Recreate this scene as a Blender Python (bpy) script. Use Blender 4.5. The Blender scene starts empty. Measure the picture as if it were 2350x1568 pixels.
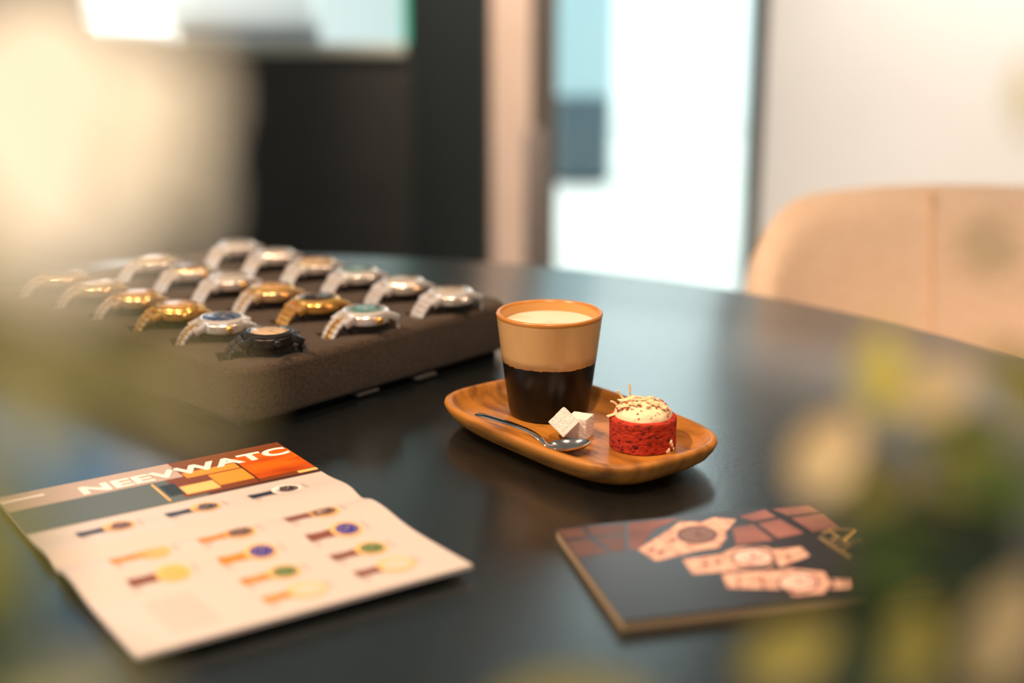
import bpy, bmesh, math, random
from mathutils import Vector, Matrix

random.seed(7)
R = math.radians
scene = bpy.context.scene
COL = scene.collection

# ------------------------------------------------------------------ camera
FPX = 3264.0                       # 50 mm on a 36 mm sensor at 2350 px
PITCH = R(14.0) + math.atan(72 / FPX)
TT = 0.74                          # table top height
CH = 0.3539                        # camera height above the table top
CP, SP = math.cos(PITCH), math.sin(PITCH)

cam_d = bpy.data.cameras.new('camera')
cam = bpy.data.objects.new('camera', cam_d)
COL.objects.link(cam)
cam.location = (0, 0, TT + CH)
cam.rotation_euler = (R(90) - PITCH, 0, 0)
cam_d.lens = 50
cam_d.sensor_width = 36
cam_d.clip_start = 0.02
cam_d.dof.use_dof = True
cam_d.dof.focus_distance = 1.045
cam_d.dof.aperture_fstop = 2.1
scene.camera = cam

# ------------------------------------------------------------------ world, lights, exposure
world = bpy.data.worlds.new('sky')
scene.world = world
world.use_nodes = True
bg = world.node_tree.nodes['Background']
bg.inputs['Color'].default_value = (0.80, 0.98, 1.0, 1)
bg.inputs['Strength'].default_value = 3.0


def spot(name, loc, target, power, col, size=70, blend=0.6, radius=0.05):
    d = bpy.data.lights.new(name, 'SPOT')
    d.energy = power
    d.color = col
    d.spot_size = R(size)
    d.spot_blend = blend
    d.shadow_soft_size = radius
    o = bpy.data.objects.new(name, d)
    COL.objects.link(o)
    o.location = loc
    o.rotation_euler = (Vector(target) - Vector(loc)).to_track_quat('-Z', 'Y').to_euler()
    return o


WARM = (1.0, 0.66, 0.40)
spot('ceiling_spot_over_tray', (-1.15, 0.55, 2.72), (-0.15, 1.05, TT), 205, WARM, 50)
spot('ceiling_spot_by_chair', (1.05, 1.15, 2.72), (0.1, 1.0, TT), 55, WARM, 55)
spot('ceiling_spot_front', (0.0, 0.15, 2.72), (0.0, 0.8, TT), 118, (1.0, 0.66, 0.42), 70)
spot('fill_spot_plants', (-0.45, -0.35, 2.72), (-0.055, 0.2, 1.05), 84, (1.0, 0.87, 0.73), 16, 0.5)  # added to brighten the left plant's leaves, no known fixture
spot('ceiling_spot_wall_wash', (1.55, 3.7, 2.72), (1.55, 4.15, 0.9), 620, (1.0, 0.91, 0.83), 80, 1.0, 0.08)
spot('fill_spot_beige_wall', (0.0, 3.0, 2.72), (0.0, 4.2, 0.8), 420, (1.0, 0.8, 0.66), 32, 0.9, 0.05)  # extra lamp, put in only to lift the beige wall strip


def area(name, loc, target, power, col, sx, sy):
    d = bpy.data.lights.new(name, 'AREA')
    d.energy = power
    d.color = col
    d.shape = 'RECTANGLE'
    d.size, d.size_y = sx, sy
    o = bpy.data.objects.new(name, d)
    COL.objects.link(o)
    o.location = loc
    o.rotation_euler = (Vector(target) - Vector(loc)).to_track_quat('-Z', 'Y').to_euler()


# added cool fill panels; the left and rear walls have no openings
area('fill_left', (-2.72, 0.6, 1.65), (0, 0.9, 1.0), 24, (0.80, 0.93, 1.0), 2.2, 1.5)
area('fill_behind_camera', (0.4, -1.92, 1.6), (0, 1.2, 0.9), 16, (0.92, 0.97, 1.0), 3.0, 1.8)

vs = scene.view_settings
vs.view_transform = 'Standard'
vs.look = 'None'
vs.gamma = 1.0
vs.exposure = 0.0
vs.use_curve_mapping = False


# ------------------------------------------------------------------ pixel to place
def P(px, py, z=0.0):
    """table-plane point (z above the table top) under a pixel of the photograph"""
    x = (px - 1175) / FPX
    y = -(py - 784) / FPX
    d = (x, CP + y * SP, -SP + y * CP)
    t = (z - CH) / d[2]
    return Vector((d[0] * t, d[1] * t, TT + z))


def Wl(px, py, Y):
    x = (px - 1175) / FPX
    y = -(py - 784) / FPX
    d = (x, CP + y * SP, -SP + y * CP)
    t = Y / d[1]
    return Vector((d[0] * t, Y, TT + CH + d[2] * t))


def D(px, py, dep):
    """point at a depth along the lens axis"""
    x = (px - 1175) / FPX * dep
    y = -(py - 784) / FPX * dep
    return Vector((x, dep * CP + y * SP, TT + CH - dep * SP + y * CP))


# ------------------------------------------------------------------ materials
def lin(c):
    c = c / 255.0
    return c / 12.92 if c <= 0.04045 else ((c + 0.055) / 1.055) ** 2.4


def rgb(r, g, b):
    return (lin(r), lin(g), lin(b), 1)


MATS = {}


def mat(name, col, rough=0.5, metal=0.0, spec=0.5, coat=0.0, coat_rough=0.1, noise=None, bump=None, coord='Object',
        emit=None, sheen=0.0, trans=0.0):
    """noise = (second colour, scale xyz, detail, lo, hi); bump = (scale xyz, strength, distance, detail)"""
    if name in MATS:
        return MATS[name]
    m = bpy.data.materials.new(name)
    m.use_nodes = True
    nt = m.node_tree
    b = nt.nodes['Principled BSDF']
    if len(col) == 3:
        col = (*col, 1)
    b.inputs['Base Color'].default_value = col
    b.inputs['Roughness'].default_value = rough
    b.inputs['Metallic'].default_value = metal
    b.inputs['Specular IOR Level'].default_value = spec
    b.inputs['Coat Weight'].default_value = coat
    b.inputs['Coat Roughness'].default_value = coat_rough
    b.inputs['Sheen Weight'].default_value = sheen
    if emit:
        b.inputs['Emission Color'].default_value = (*emit[0][:3], 1)
        b.inputs['Emission Strength'].default_value = emit[1]
    tc = nt.nodes.new('ShaderNodeTexCoord')

    def noise_node(sc, detail):
        mp = nt.nodes.new('ShaderNodeMapping')
        mp.inputs['Scale'].default_value = sc if hasattr(sc, '__len__') else (sc, sc, sc)
        nt.links.new(tc.outputs[coord], mp.inputs['Vector'])
        n = nt.nodes.new('ShaderNodeTexNoise')
        n.inputs['Scale'].default_value = 1.0
        n.inputs['Detail'].default_value = detail
        nt.links.new(mp.outputs[0], n.inputs['Vector'])
        return n
    if noise:
        c2, sc, det, lo, hi = noise
        n = noise_node(sc, det)
        cr = nt.nodes.new('ShaderNodeValToRGB')
        cr.color_ramp.elements[0].position = lo
        cr.color_ramp.elements[1].position = hi
        cr.color_ramp.elements[0].color = col
        cr.color_ramp.elements[1].color = c2 if len(c2) == 4 else (*c2, 1)
        nt.links.new(n.outputs['Fac'], cr.inputs['Fac'])
        nt.links.new(cr.outputs['Color'], b.inputs['Base Color'])
    if bump:
        sc, st, dist, det = bump
        n = noise_node(sc, det)
        bp = nt.nodes.new('ShaderNodeBump')
        bp.inputs['Strength'].default_value = st
        bp.inputs['Distance'].default_value = dist
        nt.links.new(n.outputs['Fac'], bp.inputs['Height'])
        nt.links.new(bp.outputs['Normal'], b.inputs['Normal'])
    MATS[name] = m
    return m


def leaf_mat(name, col, trans=0.35):
    m = bpy.data.materials.new(name)
    m.use_nodes = True
    nt = m.node_tree
    b = nt.nodes['Principled BSDF']
    b.inputs['Base Color'].default_value = (*col, 1)
    b.inputs['Roughness'].default_value = 0.45
    t = nt.nodes.new('ShaderNodeBsdfTranslucent')
    t.inputs['Color'].default_value = (col[0], col[1], col[2] * 0.7, 1)
    mx = nt.nodes.new('ShaderNodeMixShader')
    mx.inputs[0].default_value = trans
    nt.links.new(b.outputs[0], mx.inputs[1])
    nt.links.new(t.outputs[0], mx.inputs[2])
    nt.links.new(mx.outputs[0], nt.nodes['Material Output'].inputs[0])
    return m


def pane_mat(name, ior=1.5, tint=(1, 1, 1)):
    m = bpy.data.materials.new(name)
    m.use_nodes = True
    nt = m.node_tree
    nt.nodes.remove(nt.nodes['Principled BSDF'])
    tr = nt.nodes.new('ShaderNodeBsdfTransparent')
    tr.inputs[0].default_value = (*tint, 1)
    gl = nt.nodes.new('ShaderNodeBsdfGlossy')
    gl.inputs['Roughness'].default_value = 0.02
    fr = nt.nodes.new('ShaderNodeFresnel')
    fr.inputs[0].default_value = ior
    mx = nt.nodes.new('ShaderNodeMixShader')
    nt.links.new(fr.outputs[0], mx.inputs[0])
    nt.links.new(tr.outputs[0], mx.inputs[1])
    nt.links.new(gl.outputs[0], mx.inputs[2])
    nt.links.new(mx.outputs[0], nt.nodes['Material Output'].inputs[0])
    return m


# ------------------------------------------------------------------ mesh building
class MB:
    def __init__(self):
        self.v, self.f, self.m = [], [], []

    def add(self, vs, fs, mi=0):
        o = len(self.v)
        self.v += [tuple(p) for p in vs]
        self.f += [tuple(i + o for i in f) for f in fs]
        self.m += [mi] * len(fs)
        return self

    def box(self, c, s, mi=0, M=None):
        x, y, z = s[0] / 2, s[1] / 2, s[2] / 2
        vs = [Vector((sx * x + c[0], sy * y + c[1], sz * z + c[2])) for sz in (-1, 1) for sy in (-1, 1) for sx in (-1, 1)]
        if M:
            vs = [M @ p for p in vs]
        return self.add(vs, [(0, 2, 3, 1), (4, 5, 7, 6), (0, 1, 5, 4), (2, 6, 7, 3), (0, 4, 6, 2), (1, 3, 7, 5)], mi)

    def cbox(self, c, s, b, mi=0, M=None):
        """box with chamfered edges"""
        bm = bmesh.new()
        bmesh.ops.create_cube(bm, size=1)
        bmesh.ops.scale(bm, vec=s, verts=bm.verts)
        bmesh.ops.bevel(bm, geom=bm.edges[:], offset=b, segments=2, affect='EDGES', profile=0.5)
        bmesh.ops.translate(bm, vec=c, verts=bm.verts)
        bm.verts.index_update()
        vs = [p.co.copy() for p in bm.verts]
        if M:
            vs = [M @ p for p in vs]
        fs = [[p.index for p in f.verts] for f in bm.faces]
        bm.free()
        return self.add(vs, fs, mi)

    def lathe(self, prof, n=48, c=(0, 0, 0), mi=0, mis=None, close=False):
        vs, fs, ms = [], [], []
        for (r, z) in prof:
            for k in range(n):
                a = 2 * math.pi * k / n
                vs.append((c[0] + r * math.cos(a), c[1] + r * math.sin(a), c[2] + z))
        for i in range(len(prof) - 1):
            for k in range(n):
                k2 = (k + 1) % n
                fs.append((i * n + k, i * n + k2, (i + 1) * n + k2, (i + 1) * n + k))
        if close:
            fs.append(tuple(range(n))[::-1])
            fs.append(tuple((len(prof) - 1) * n + k for k in range(n)))
        return self.add(vs, fs, mi)

    def tube(self, pts, rad, n=8, mi=0, flat=1.0):
        pts = [Vector(p) for p in pts]
        rad = rad if hasattr(rad, '__len__') else [rad] * len(pts)
        vs, fs = [], []
        up = Vector((0, 0, 1))
        for i, p in enumerate(pts):
            t = (pts[min(i + 1, len(pts) - 1)] - pts[max(i - 1, 0)]).normalized()
            s = t.cross(up)
            if s.length < 1e-4:
                s = t.cross(Vector((1, 0, 0)))
            s.normalize()
            u = s.cross(t)
            for k in range(n):
                a = 2 * math.pi * k / n
                vs.append(p + s * math.cos(a) * rad[i] + u * math.sin(a) * rad[i] * flat)
        for i in range(len(pts) - 1):
            for k in range(n):
                k2 = (k + 1) % n
                fs.append((i * n + k, i * n + k2, (i + 1) * n + k2, (i + 1) * n + k))
        fs.append(tuple(range(n))[::-1])
        fs.append(tuple((len(pts) - 1) * n + k for k in range(n)))
        return self.add(vs, fs, mi)

    def mesh(self, name, mats, smooth=True, angle=40):
        me = bpy.data.meshes.new(name)
        me.from_pydata(self.v, [], self.f)
        for m in (mats if isinstance(mats, (list, tuple)) else [mats]):
            me.materials.append(m)
        me.polygons.foreach_set('material_index', self.m)
        if smooth:
            me.polygons.foreach_set('use_smooth', [True] * len(me.polygons))
            me.set_sharp_from_angle(angle=R(angle))
        me.update()
        return me

    def build(self, name, mats, parent=None, smooth=True, angle=40):
        return link(name, self.mesh(name, mats, smooth, angle), parent)


def link(name, me, parent=None, loc=None):
    o = bpy.data.objects.new(name, me)
    COL.objects.link(o)
    if parent:
        o.parent = parent
    if loc is not None:
        o.location = loc
    return o


def tag(o, label=None, cat=None, group=None, kind=None):
    if label:
        o['label'] = label
    if cat:
        o['category'] = cat
    if group:
        o['group'] = group
    if kind:
        o['kind'] = kind
    return o


def empty(name, loc=(0, 0, 0), rz=0.0):
    o = bpy.data.objects.new(name, None)
    o.empty_display_size = 0.02
    COL.objects.link(o)
    o.location = loc
    o.rotation_euler = (0, 0, rz)
    return o


def struct(name, mb, m, parent=None):
    o = mb.build(name, m, parent, smooth=False)
    if parent is None:
        o['kind'] = 'structure'
    return o


def norm_out(o):
    bm = bmesh.new()
    bm.from_mesh(o.data)
    bmesh.ops.recalc_face_normals(bm, faces=bm.faces)
    bm.to_mesh(o.data)
    bm.free()
    return o


# ------------------------------------------------------------------ the room
M_floor = mat('pale_floor', (0.62, 0.58, 0.53), 0.35, noise=((0.56, 0.52, 0.47), 3, 4, 0.35, 0.7))
M_wall = mat('warm_white_wall', (0.80, 0.75, 0.69), 0.8, noise=((0.76, 0.71, 0.65), 2, 3, 0.3, 0.7))
M_beige = mat('beige_wall', (0.68, 0.52, 0.41), 0.7, noise=((0.64, 0.48, 0.37), 5, 3, 0.3, 0.7))
M_ceil = mat('white_ceiling', (0.6, 0.59, 0.57), 0.9)
M_dark = mat('charcoal_panel', (0.030, 0.029, 0.024), 0.6, noise=((0.024, 0.023, 0.019), 6, 3, 0.3, 0.7))
M_dark2 = mat('black_green_column', (0.012, 0.017, 0.016), 0.5)
M_taupe = mat('taupe_metal_frame', (0.105, 0.09, 0.072), 0.5, metal=0.2)
M_post = mat('mauve_grey_metal', (0.27, 0.215, 0.185), 0.45, metal=0.2)
M_outw = mat('white_render', (0.86, 0.87, 0.86), 0.8)
M_pave = mat('pale_paving', (0.78, 0.74, 0.68), 0.6, noise=((0.72, 0.68, 0.62), 4, 3, 0.3, 0.7))

BY = 4.2
DL, DR, DH = 0.055, 0.735, 2.45      # door opening
struct('floor', MB().box((0, 1.1, -0.05), (5.8, 6.4, 0.1)), M_floor)
struct('ceiling', MB().box((0, 1.1, 2.85), (5.8, 6.4, 0.1)), M_ceil)
struct('wall_left', MB().box((-2.85, 1.1, 1.4), (0.1, 6.4, 2.8)), M_wall)
struct('wall_right', MB().box((2.85, 1.1, 1.4), (0.1, 6.4, 2.8)), M_wall)
struct('wall_front', MB().box((0, -2.05, 1.4), (5.6, 0.1, 2.8)), M_wall)
wb = MB()
X0, X1, Z0_, Z1_ = -1.75, -1.25, 1.4, 2.4         # window opening
for (xa, xb, za, zb_) in ((-2.8, X0, 0, 2.8), (X1, -0.06, 0, 2.8), (X0, X1, 0, Z0_), (X0, X1, Z1_, 2.8)):
    wb.box(((xa + xb) / 2, BY + 0.08, (za + zb_) / 2), (xb - xa, 0.12, zb_ - za))
struct('wall_back', wb, M_dark)
# unseen window left of the display, added and tinted for the table's blue reflection
win = empty('window_1', (-1.5, BY, 1.9))
win['kind'] = 'structure'
for (c, sz) in (((-0.27, 0, 0), (0.04, 0.06, 1.04)), ((0.27, 0, 0), (0.04, 0.06, 1.04)), ((0, 0, 0.5), (0.5, 0.06, 0.04)), ((0, 0, -0.5), (0.5, 0.06, 0.04))):
    struct('frame_bar', MB().box(c, sz), M_taupe, win)
struct('glass_pane', MB().box((0, 0.03, 0), (0.5, 0.008, 0.96)), pane_mat('tinted_glass', 1.3, (0.32, 0.58, 0.74)), win)
struct('wall_beige', MB().box((-0.0025, BY + 0.07, 1.4), (0.115, 0.14, 2.8)), M_beige)
wr = MB()
wr.box(((DR + 2.8) / 2, BY + 0.07, 1.4), (2.8 - DR, 0.14, 2.8))
struct('wall_right_of_door', wr, M_dark)
struct('wall_cream_panel', MB().box(((DR + 2.8) / 2, BY - 0.01, 0.62), (2.8 - DR, 0.02, 1.24)), M_wall)
struct('wall_lintel', MB().box(((DL + DR) / 2, BY + 0.07, (DH + 2.8) / 2), (DR - DL, 0.14, 2.8 - DH)), M_dark)

# glass door with taupe frame
door = empty('door_1', (0, BY, 0))
door['kind'] = 'structure'
struct('jamb', MB().box((DL + 0.038, 0.05, DH / 2), (0.076, 0.09, DH)), M_taupe, door)
struct('jamb', MB().box((DR - 0.016, 0.05, DH / 2), (0.034, 0.09, DH)), mat('dark_green_frame', (0.05, 0.055, 0.042), 0.5), door)
struct('head_rail', MB().box(((DL + DR) / 2, 0.05, DH - 0.03), (DR - DL, 0.08, 0.06)), M_taupe, door)
struct('threshold', MB().box(((DL + DR) / 2, 0.05, 0.012), (DR - DL, 0.1, 0.024)), M_taupe, door)
struct('glass_pane', MB().box(((DL + DR) / 2 + 0.02, 0.05, DH / 2), (DR - DL - 0.11, 0.008, DH - 0.08)), pane_mat('door_glass', 1.3), door)

# beyond the glass: bright courtyard
struct('ground', MB().box((-0.4, 7.4, -0.06), (11, 6.1, 0.1)), M_pave)
struct('wall_courtyard', MB().box((-0.4, 9.3, 1.5), (11, 0.2, 3.0)), M_outw)
cab = empty('outdoor_cabinet', (*Wl(1335, 430, 7.0)[:2], 0))
tag(cab, 'pale blue cabinet with slate lower front standing beyond the glass door', 'cabinet')
MB().cbox((0, 0.2, 0.75), (0.30, 0.4, 1.46), 0.02).build('body', mat('pale_blue_paint', (0.42, 0.58, 0.62), 0.5), cab)
MB().cbox((0, -0.006, 0.22), (0.26, 0.02, 0.40), 0.006).build('lower_door', mat('slate_paint', (0.075, 0.11, 0.13), 0.5), cab)
MB().cbox((0, 0.2, 0.01), (0.26, 0.36, 0.02), 0.004).build('plinth', M_dark2, cab)

# slim post in front of the door frame
pp = Wl(1224, 560, 3.9)
post = empty('slim_post', (pp.x, 3.9, 0))
tag(post, 'slim mauve grey metal post standing before the dark door frame', 'post')
MB().lathe([(0.0, 0.0), (0.09, 0.0), (0.09, 0.01), (0.03, 0.016), (0.026, 0.02)], 32).build('base', M_post, post)
MB().cbox((0, 0, 0.32), (0.05, 0.03, 0.62), 0.008).build('shaft', M_post, post)

# dark column between screen totem and beige wall
dc0, dc1 = Wl(948, 300, 4.0).x, Wl(1121, 300, 4.0).x
o = MB().cbox(((dc0 + dc1) / 2, 4.08, 1.4), (dc1 - dc0, 0.16, 2.8), 0.004).build('column', M_dark2)
o['kind'] = 'structure'

# display totem
tx0, tx1 = Wl(190, 60, 4.0).x, Wl(925, 60, 4.0).x
tw = tx1 - tx0
tot = empty('display_totem', ((tx0 + tx1) / 2, 4.0, 0))
tag(tot, 'tall charcoal display stand with a bright screen above a dark panel', 'display')
MB().cbox((0.02, 0.06, 1.05), (tw + 0.05, 0.10, 2.1), 0.006).build('panel', M_dark, tot)
zs0, zs1 = 0.855, 1.98


def screen_mat():
    m = bpy.data.materials.new('lit_screen')
    m.use_nodes = True
    nt = m.node_tree
    b = nt.nodes['Principled BSDF']
    b.inputs['Base Color'].default_value = (0.02, 0.02, 0.02, 1)
    b.inputs['Roughness'].default_value = 0.2
    tc = nt.nodes.new('ShaderNodeTexCoord')
    sx = nt.nodes.new('ShaderNodeSeparateXYZ')
    nt.links.new(tc.outputs['Generated'], sx.inputs[0])
    # columns of the picture, left bright to right pale
    c1 = nt.nodes.new('ShaderNodeValToRGB')
    e = c1.color_ramp.elements
    e[0].position, e[0].color = 0.0, (1.0, 1.0, 1.0, 1)
    e[1].position, e[1].color = 1.0, (0.24, 0.32, 0.31, 1)
    for p, c in ((0.22, (1, 1, 1, 1)), (0.30, (0.30, 0.33, 0.30, 1)), (0.38, (0.25, 0.26, 0.24, 1)), (0.70, (0.18, 0.20, 0.19, 1)),
                 (0.75, (0.29, 0.35, 0.34, 1))):
        q = e.new(p)
        q.color = c
    nt.links.new(sx.outputs['X'], c1.inputs[0])
    # dark band low in the middle of the picture
    c2 = nt.nodes.new('ShaderNodeValToRGB')
    e = c2.color_ramp.elements
    e[0].position, e[0].color = 0.0, (0.25, 0.25, 0.25, 1)
    e[1].position, e[1].color = 1.0, (0.25, 0.25, 0.25, 1)
    for p, v in ((0.035, 0.3), (0.05, 1.4), (0.085, 1.5), (0.10, 2.0), (0.2, 1.0), (0.3, 0.35)):
        q = e.new(p)
        q.color = (v / 2, v / 2, v / 2, 1)
    nt.links.new(sx.outputs['Z'], c2.inputs[0])
    lt = nt.nodes.new('ShaderNodeMath')
    lt.operation = 'LESS_THAN'
    lt.inputs[1].default_value = 0.30
    nt.links.new(sx.outputs['X'], lt.inputs[0])
    gt = nt.nodes.new('ShaderNodeMath')
    gt.operation = 'GREATER_THAN'
    gt.inputs[1].default_value = 0.74
    nt.links.new(sx.outputs['X'], gt.inputs[0])
    ad = nt.nodes.new('ShaderNodeMath')
    ad.operation = 'MAXIMUM'
    nt.links.new(lt.outputs[0], ad.inputs[0])
    nt.links.new(gt.outputs[0], ad.inputs[1])
    mx = nt.nodes.new('ShaderNodeMixRGB')
    mx.inputs[2].default_value = (0.62, 0.62, 0.62, 1)
    nt.links.new(ad.outputs[0], mx.inputs[0])
    nt.links.new(c2.outputs[0], mx.inputs[1])
    ml = nt.nodes.new('ShaderNodeMixRGB')
    ml.blend_type = 'MULTIPLY'
    ml.inputs[0].default_value = 1
    nt.links.new(c1.outputs[0], ml.inputs[1])
    nt.links.new(mx.outputs[0], ml.inputs[2])
    nt.links.new(ml.outputs[0], b.inputs['Emission Color'])
    b.inputs['Emission Strength'].default_value = 4.0
    return m


MB().box((0, 0.004, (zs0 + zs1) / 2), (tw, 0.012, zs1 - zs0)).build('screen', screen_mat(), tot, smooth=False)
MB().cbox((0, 0.0, zs0 - 0.016), (tw + 0.01, 0.02, 0.03), 0.004).build('sill_strip', mat('pale_sage_trim', (0.46, 0.47, 0.38), 0.5), tot)
MB().box((tw / 2 + 0.006, 0.003, (zs0 + zs1) / 2), (0.014, 0.014, zs1 - zs0)).build(
    'edge_glow', mat('green_edge', (0.02, 0.2, 0.12), 0.4, emit=((0.02, 0.33, 0.19), 1.0)), tot)  # self-lit strip imitates the green glow along the screen edge

# ------------------------------------------------------------------ table
TC = Vector((-0.306, 0.839, 0))
TR = 0.868
M_table = mat('black_stained_wood', (0.0035, 0.005, 0.006), 0.26, spec=1.0, coat=0.7, coat_rough=0.2,
              noise=((0.008, 0.010, 0.0105), (60, 700, 60), 3, 0.4, 0.75), bump=((220, 1100, 220), 0.40, 0.0006, 4))
M_table.node_tree.nodes['Principled BSDF'].inputs['Specular Tint'].default_value = (0.80, 1.0, 1.0, 1)
table = empty('round_table', (TC.x, TC.y, 0), R(-35))
tag(table, 'large round table with black stained wooden top', 'table')
tp = MB()
tp.lathe([(0.0, TT - 0.032), (TR - 0.008, TT - 0.032), (TR - 0.001, TT - 0.028), (TR, TT - 0.006), (TR - 0.002, TT - 0.0015), (TR - 0.006, TT), (0.4, TT), (0.0, TT)], 160)
tp.build('tabletop', M_table, table, angle=50)
M_base = mat('black_powder_coat', (0.015, 0.015, 0.016), 0.5)
MB().lathe([(0.06, 0.03), (0.06, TT - 0.045), (0.2, TT - 0.0325)], 48).build('column', M_base, table)
MB().lathe([(0.0, 0.0), (0.36, 0.0), (0.36, 0.012), (0.09, 0.03), (0.0, 0.03)], 64).build('foot', M_base, table)

# ------------------------------------------------------------------ chair
M_fab = mat('peach_ribbed_fabric', (0.90, 0.70, 0.53), 0.9, sheen=0.3, noise=((0.83, 0.62, 0.45), (40, 40, 230), 2, 0.35, 0.65),
            bump=((25, 25, 190), 0.6, 0.003, 2))
chair = empty('upholstered_chair', (0.595, 1.56, 0), R(8))
tag(chair, 'peach upholstered chair with rounded curved back beside the round table', 'chair')


def chair_back():
    mb = MB()
    nu, nv = 48, 20
    rad = 0.285
    z0, z1 = 0.44, 0.797
    half = 0.86

    def pt(u, v, off):
        # u -1..1 around, v 0..1 up with rounded top corners
        a = u * half
        s = abs(u)
        top = z1 - 0.012 * s * s
        if s > 0.50:
            k = (s - 0.50) / 0.50
            top = z1 - 0.012 * s * s - 0.17 * (1 - math.sqrt(max(0.0, 1 - k ** 2.2)))
        z = z0 + (top - z0) * v
        lean = 0.07 * (z - z0) / (z1 - z0)
        r = rad + lean + off
        return Vector((math.sin(a) * r * 1.02, math.cos(a) * r * 0.86, z))
    th = 0.045
    for side, off in ((0, 0.0), (1, th)):
        vs = []
        for j in range(nv + 1):
            for i in range(nu + 1):
                v = j / nv
                o = off
                e = min(1.0, min((1 - abs(2 * i / nu - 1)) * nu / 5.0, (1 - v) * nv / 3.0))
                sh = th / 2 * (1 - math.sqrt(max(0.0, 1 - (1 - e) ** 2)))
                o = off + (sh if side == 0 else -sh)
                vs.append(pt(2 * i / nu - 1, v, o))
        fs = [(j * (nu + 1) + i, j * (nu + 1) + i + 1, (j + 1) * (nu + 1) + i + 1, (j + 1) * (nu + 1) + i) for j in range(nv) for i in range(nu)]
        mb.add(vs, fs if side == 0 else [f[::-1] for f in fs])
    return mb, pt


cb, cpt = chair_back()
bk = cb.build('backrest', M_fab, chair, angle=80)
MB().tube([cpt(0.0, v / 12, -0.0005) for v in range(13)], 0.0025, 8).build('seam_piping', mat('tan_piping', (0.80, 0.55, 0.35), 0.8), bk)
st = MB()
n = 40
prof = [(0.0, 0.40), (0.26, 0.40), (0.275, 0.42), (0.275, 0.455), (0.26, 0.475), (0.0, 0.48)]
st.lathe(prof, n)
st.build('seat_cushion', M_fab, chair, angle=50)
M_leg = mat('black_metal_leg', (0.02, 0.02, 0.02), 0.4, metal=0.6)
for a in (45, 135, 225, 315):
    ca, sa = math.cos(R(a)), math.sin(R(a))
    MB().tube([(ca * 0.17, sa * 0.17, 0.40), (ca * 0.27, sa * 0.27, 0.0)], [0.014, 0.010], 12).build('leg', M_leg, chair)

# ------------------------------------------------------------------ wooden tray
TRC = Vector((0.047, 1.0041, TT))
TRA = R(-52.2)
M_wood = mat('acacia_wood', (0.46, 0.185, 0.026), 0.42, spec=0.4, noise=((0.15, 0.050, 0.010), (18, 110, 70), 6, 0.44, 0.72),
             bump=((30, 420, 200), 0.12, 0.0006, 3))
tray = empty('serving_tray', TRC, TRA)
tag(tray, 'rounded rectangular wooden serving tray under the coffee cup', 'tray')


def superell(a, b, nexp, k, N):
    t = 2 * math.pi * k / N
    c, s = math.cos(t), math.sin(t)
    return (math.copysign(abs(c) ** (2 / nexp), c) * a, math.copysign(abs(s) ** (2 / nexp), s) * b)


def superlathe(rings, a, b, nexp, N=128):
    mb = MB()
    vs, fs = [], []
    for (d, z) in rings:
        for k in range(N):
            x, y = superell(a - d, b - d, nexp, k, N)
            vs.append((x, y, z))
    for i in range(len(rings) - 1):
        for k in range(N):
            k2 = (k + 1) % N
            fs.append((i * N + k, i * N + k2, (i + 1) * N + k2, (i + 1) * N + k))
    fs.append(tuple(range(N))[::-1])
    fs.append(tuple((len(rings) - 1) * N + k for k in range(N)))
    mb.add(vs, fs)
    return mb


FLOOR = 0.0105
superlathe([(0.028, 0.0), (0.021, 0.0012), (0.012, 0.0045), (0.0055, 0.0095), (0.0018, 0.0150), (0.0, 0.0195), (0.0006, 0.0215), (0.002, 0.0225), (0.0042, 0.0225),
            (0.0056, 0.0215), (0.008, 0.0175), (0.012, 0.0135), (0.017, 0.0112), (0.022, FLOOR), (0.05, FLOOR)], 0.1105, 0.0655, 3.7).build('dish', M_wood, tray, angle=60)

# ------------------------------------------------------------------ cup and coffee
M_beigeglaze = mat('honey_beige_glaze', (0.66, 0.40, 0.165), 0.30, spec=0.5, coat=0.4, coat_rough=0.15,
                   noise=((0.60, 0.345, 0.13), (90, 90, 8), 4, 0.35, 0.7))
M_blackglaze = mat('black_brown_glaze', (0.007, 0.005, 0.003), 0.30, spec=0.3)
M_rim = mat('amber_rim_glaze', (0.50, 0.20, 0.035), 0.28, spec=0.5)
cup_loc = Vector((0.0285, 1.049, TT + FLOOR))
cup = empty('coffee_cup', cup_loc)
tag(cup, 'handleless stoneware cup, beige above and black below, full of coffee', 'cup')
CHT, R0, R1 = 0.081, 0.0302, 0.0404


def cr(z):
    return R0 + (R1 - R0) * (z / CHT) ** 0.92


N = 160
zb = 0.0435
rz = [zb + random.uniform(-0.0004, 0.0004) + 0.00012 * math.sin(k * 0.37) for k in range(N)]


def ring_mesh(levels):
    """levels: list of functions k -> (r, z)"""
    mb = MB()
    vs, fs = [], []
    for fn in levels:
        for k in range(N):
            r, z = fn(k)
            a = 2 * math.pi * k / N
            vs.append((r * math.cos(a), r * math.sin(a), z))
    for i in range(len(levels) - 1):
        for k in range(N):
            k2 = (k + 1) % N
            fs.append((i * N + k, i * N + k2, (i + 1) * N + k2, (i + 1) * N + k))
    return mb.add(vs, fs)


def lv(r, z):
    return lambda k: (r, z)


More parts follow.
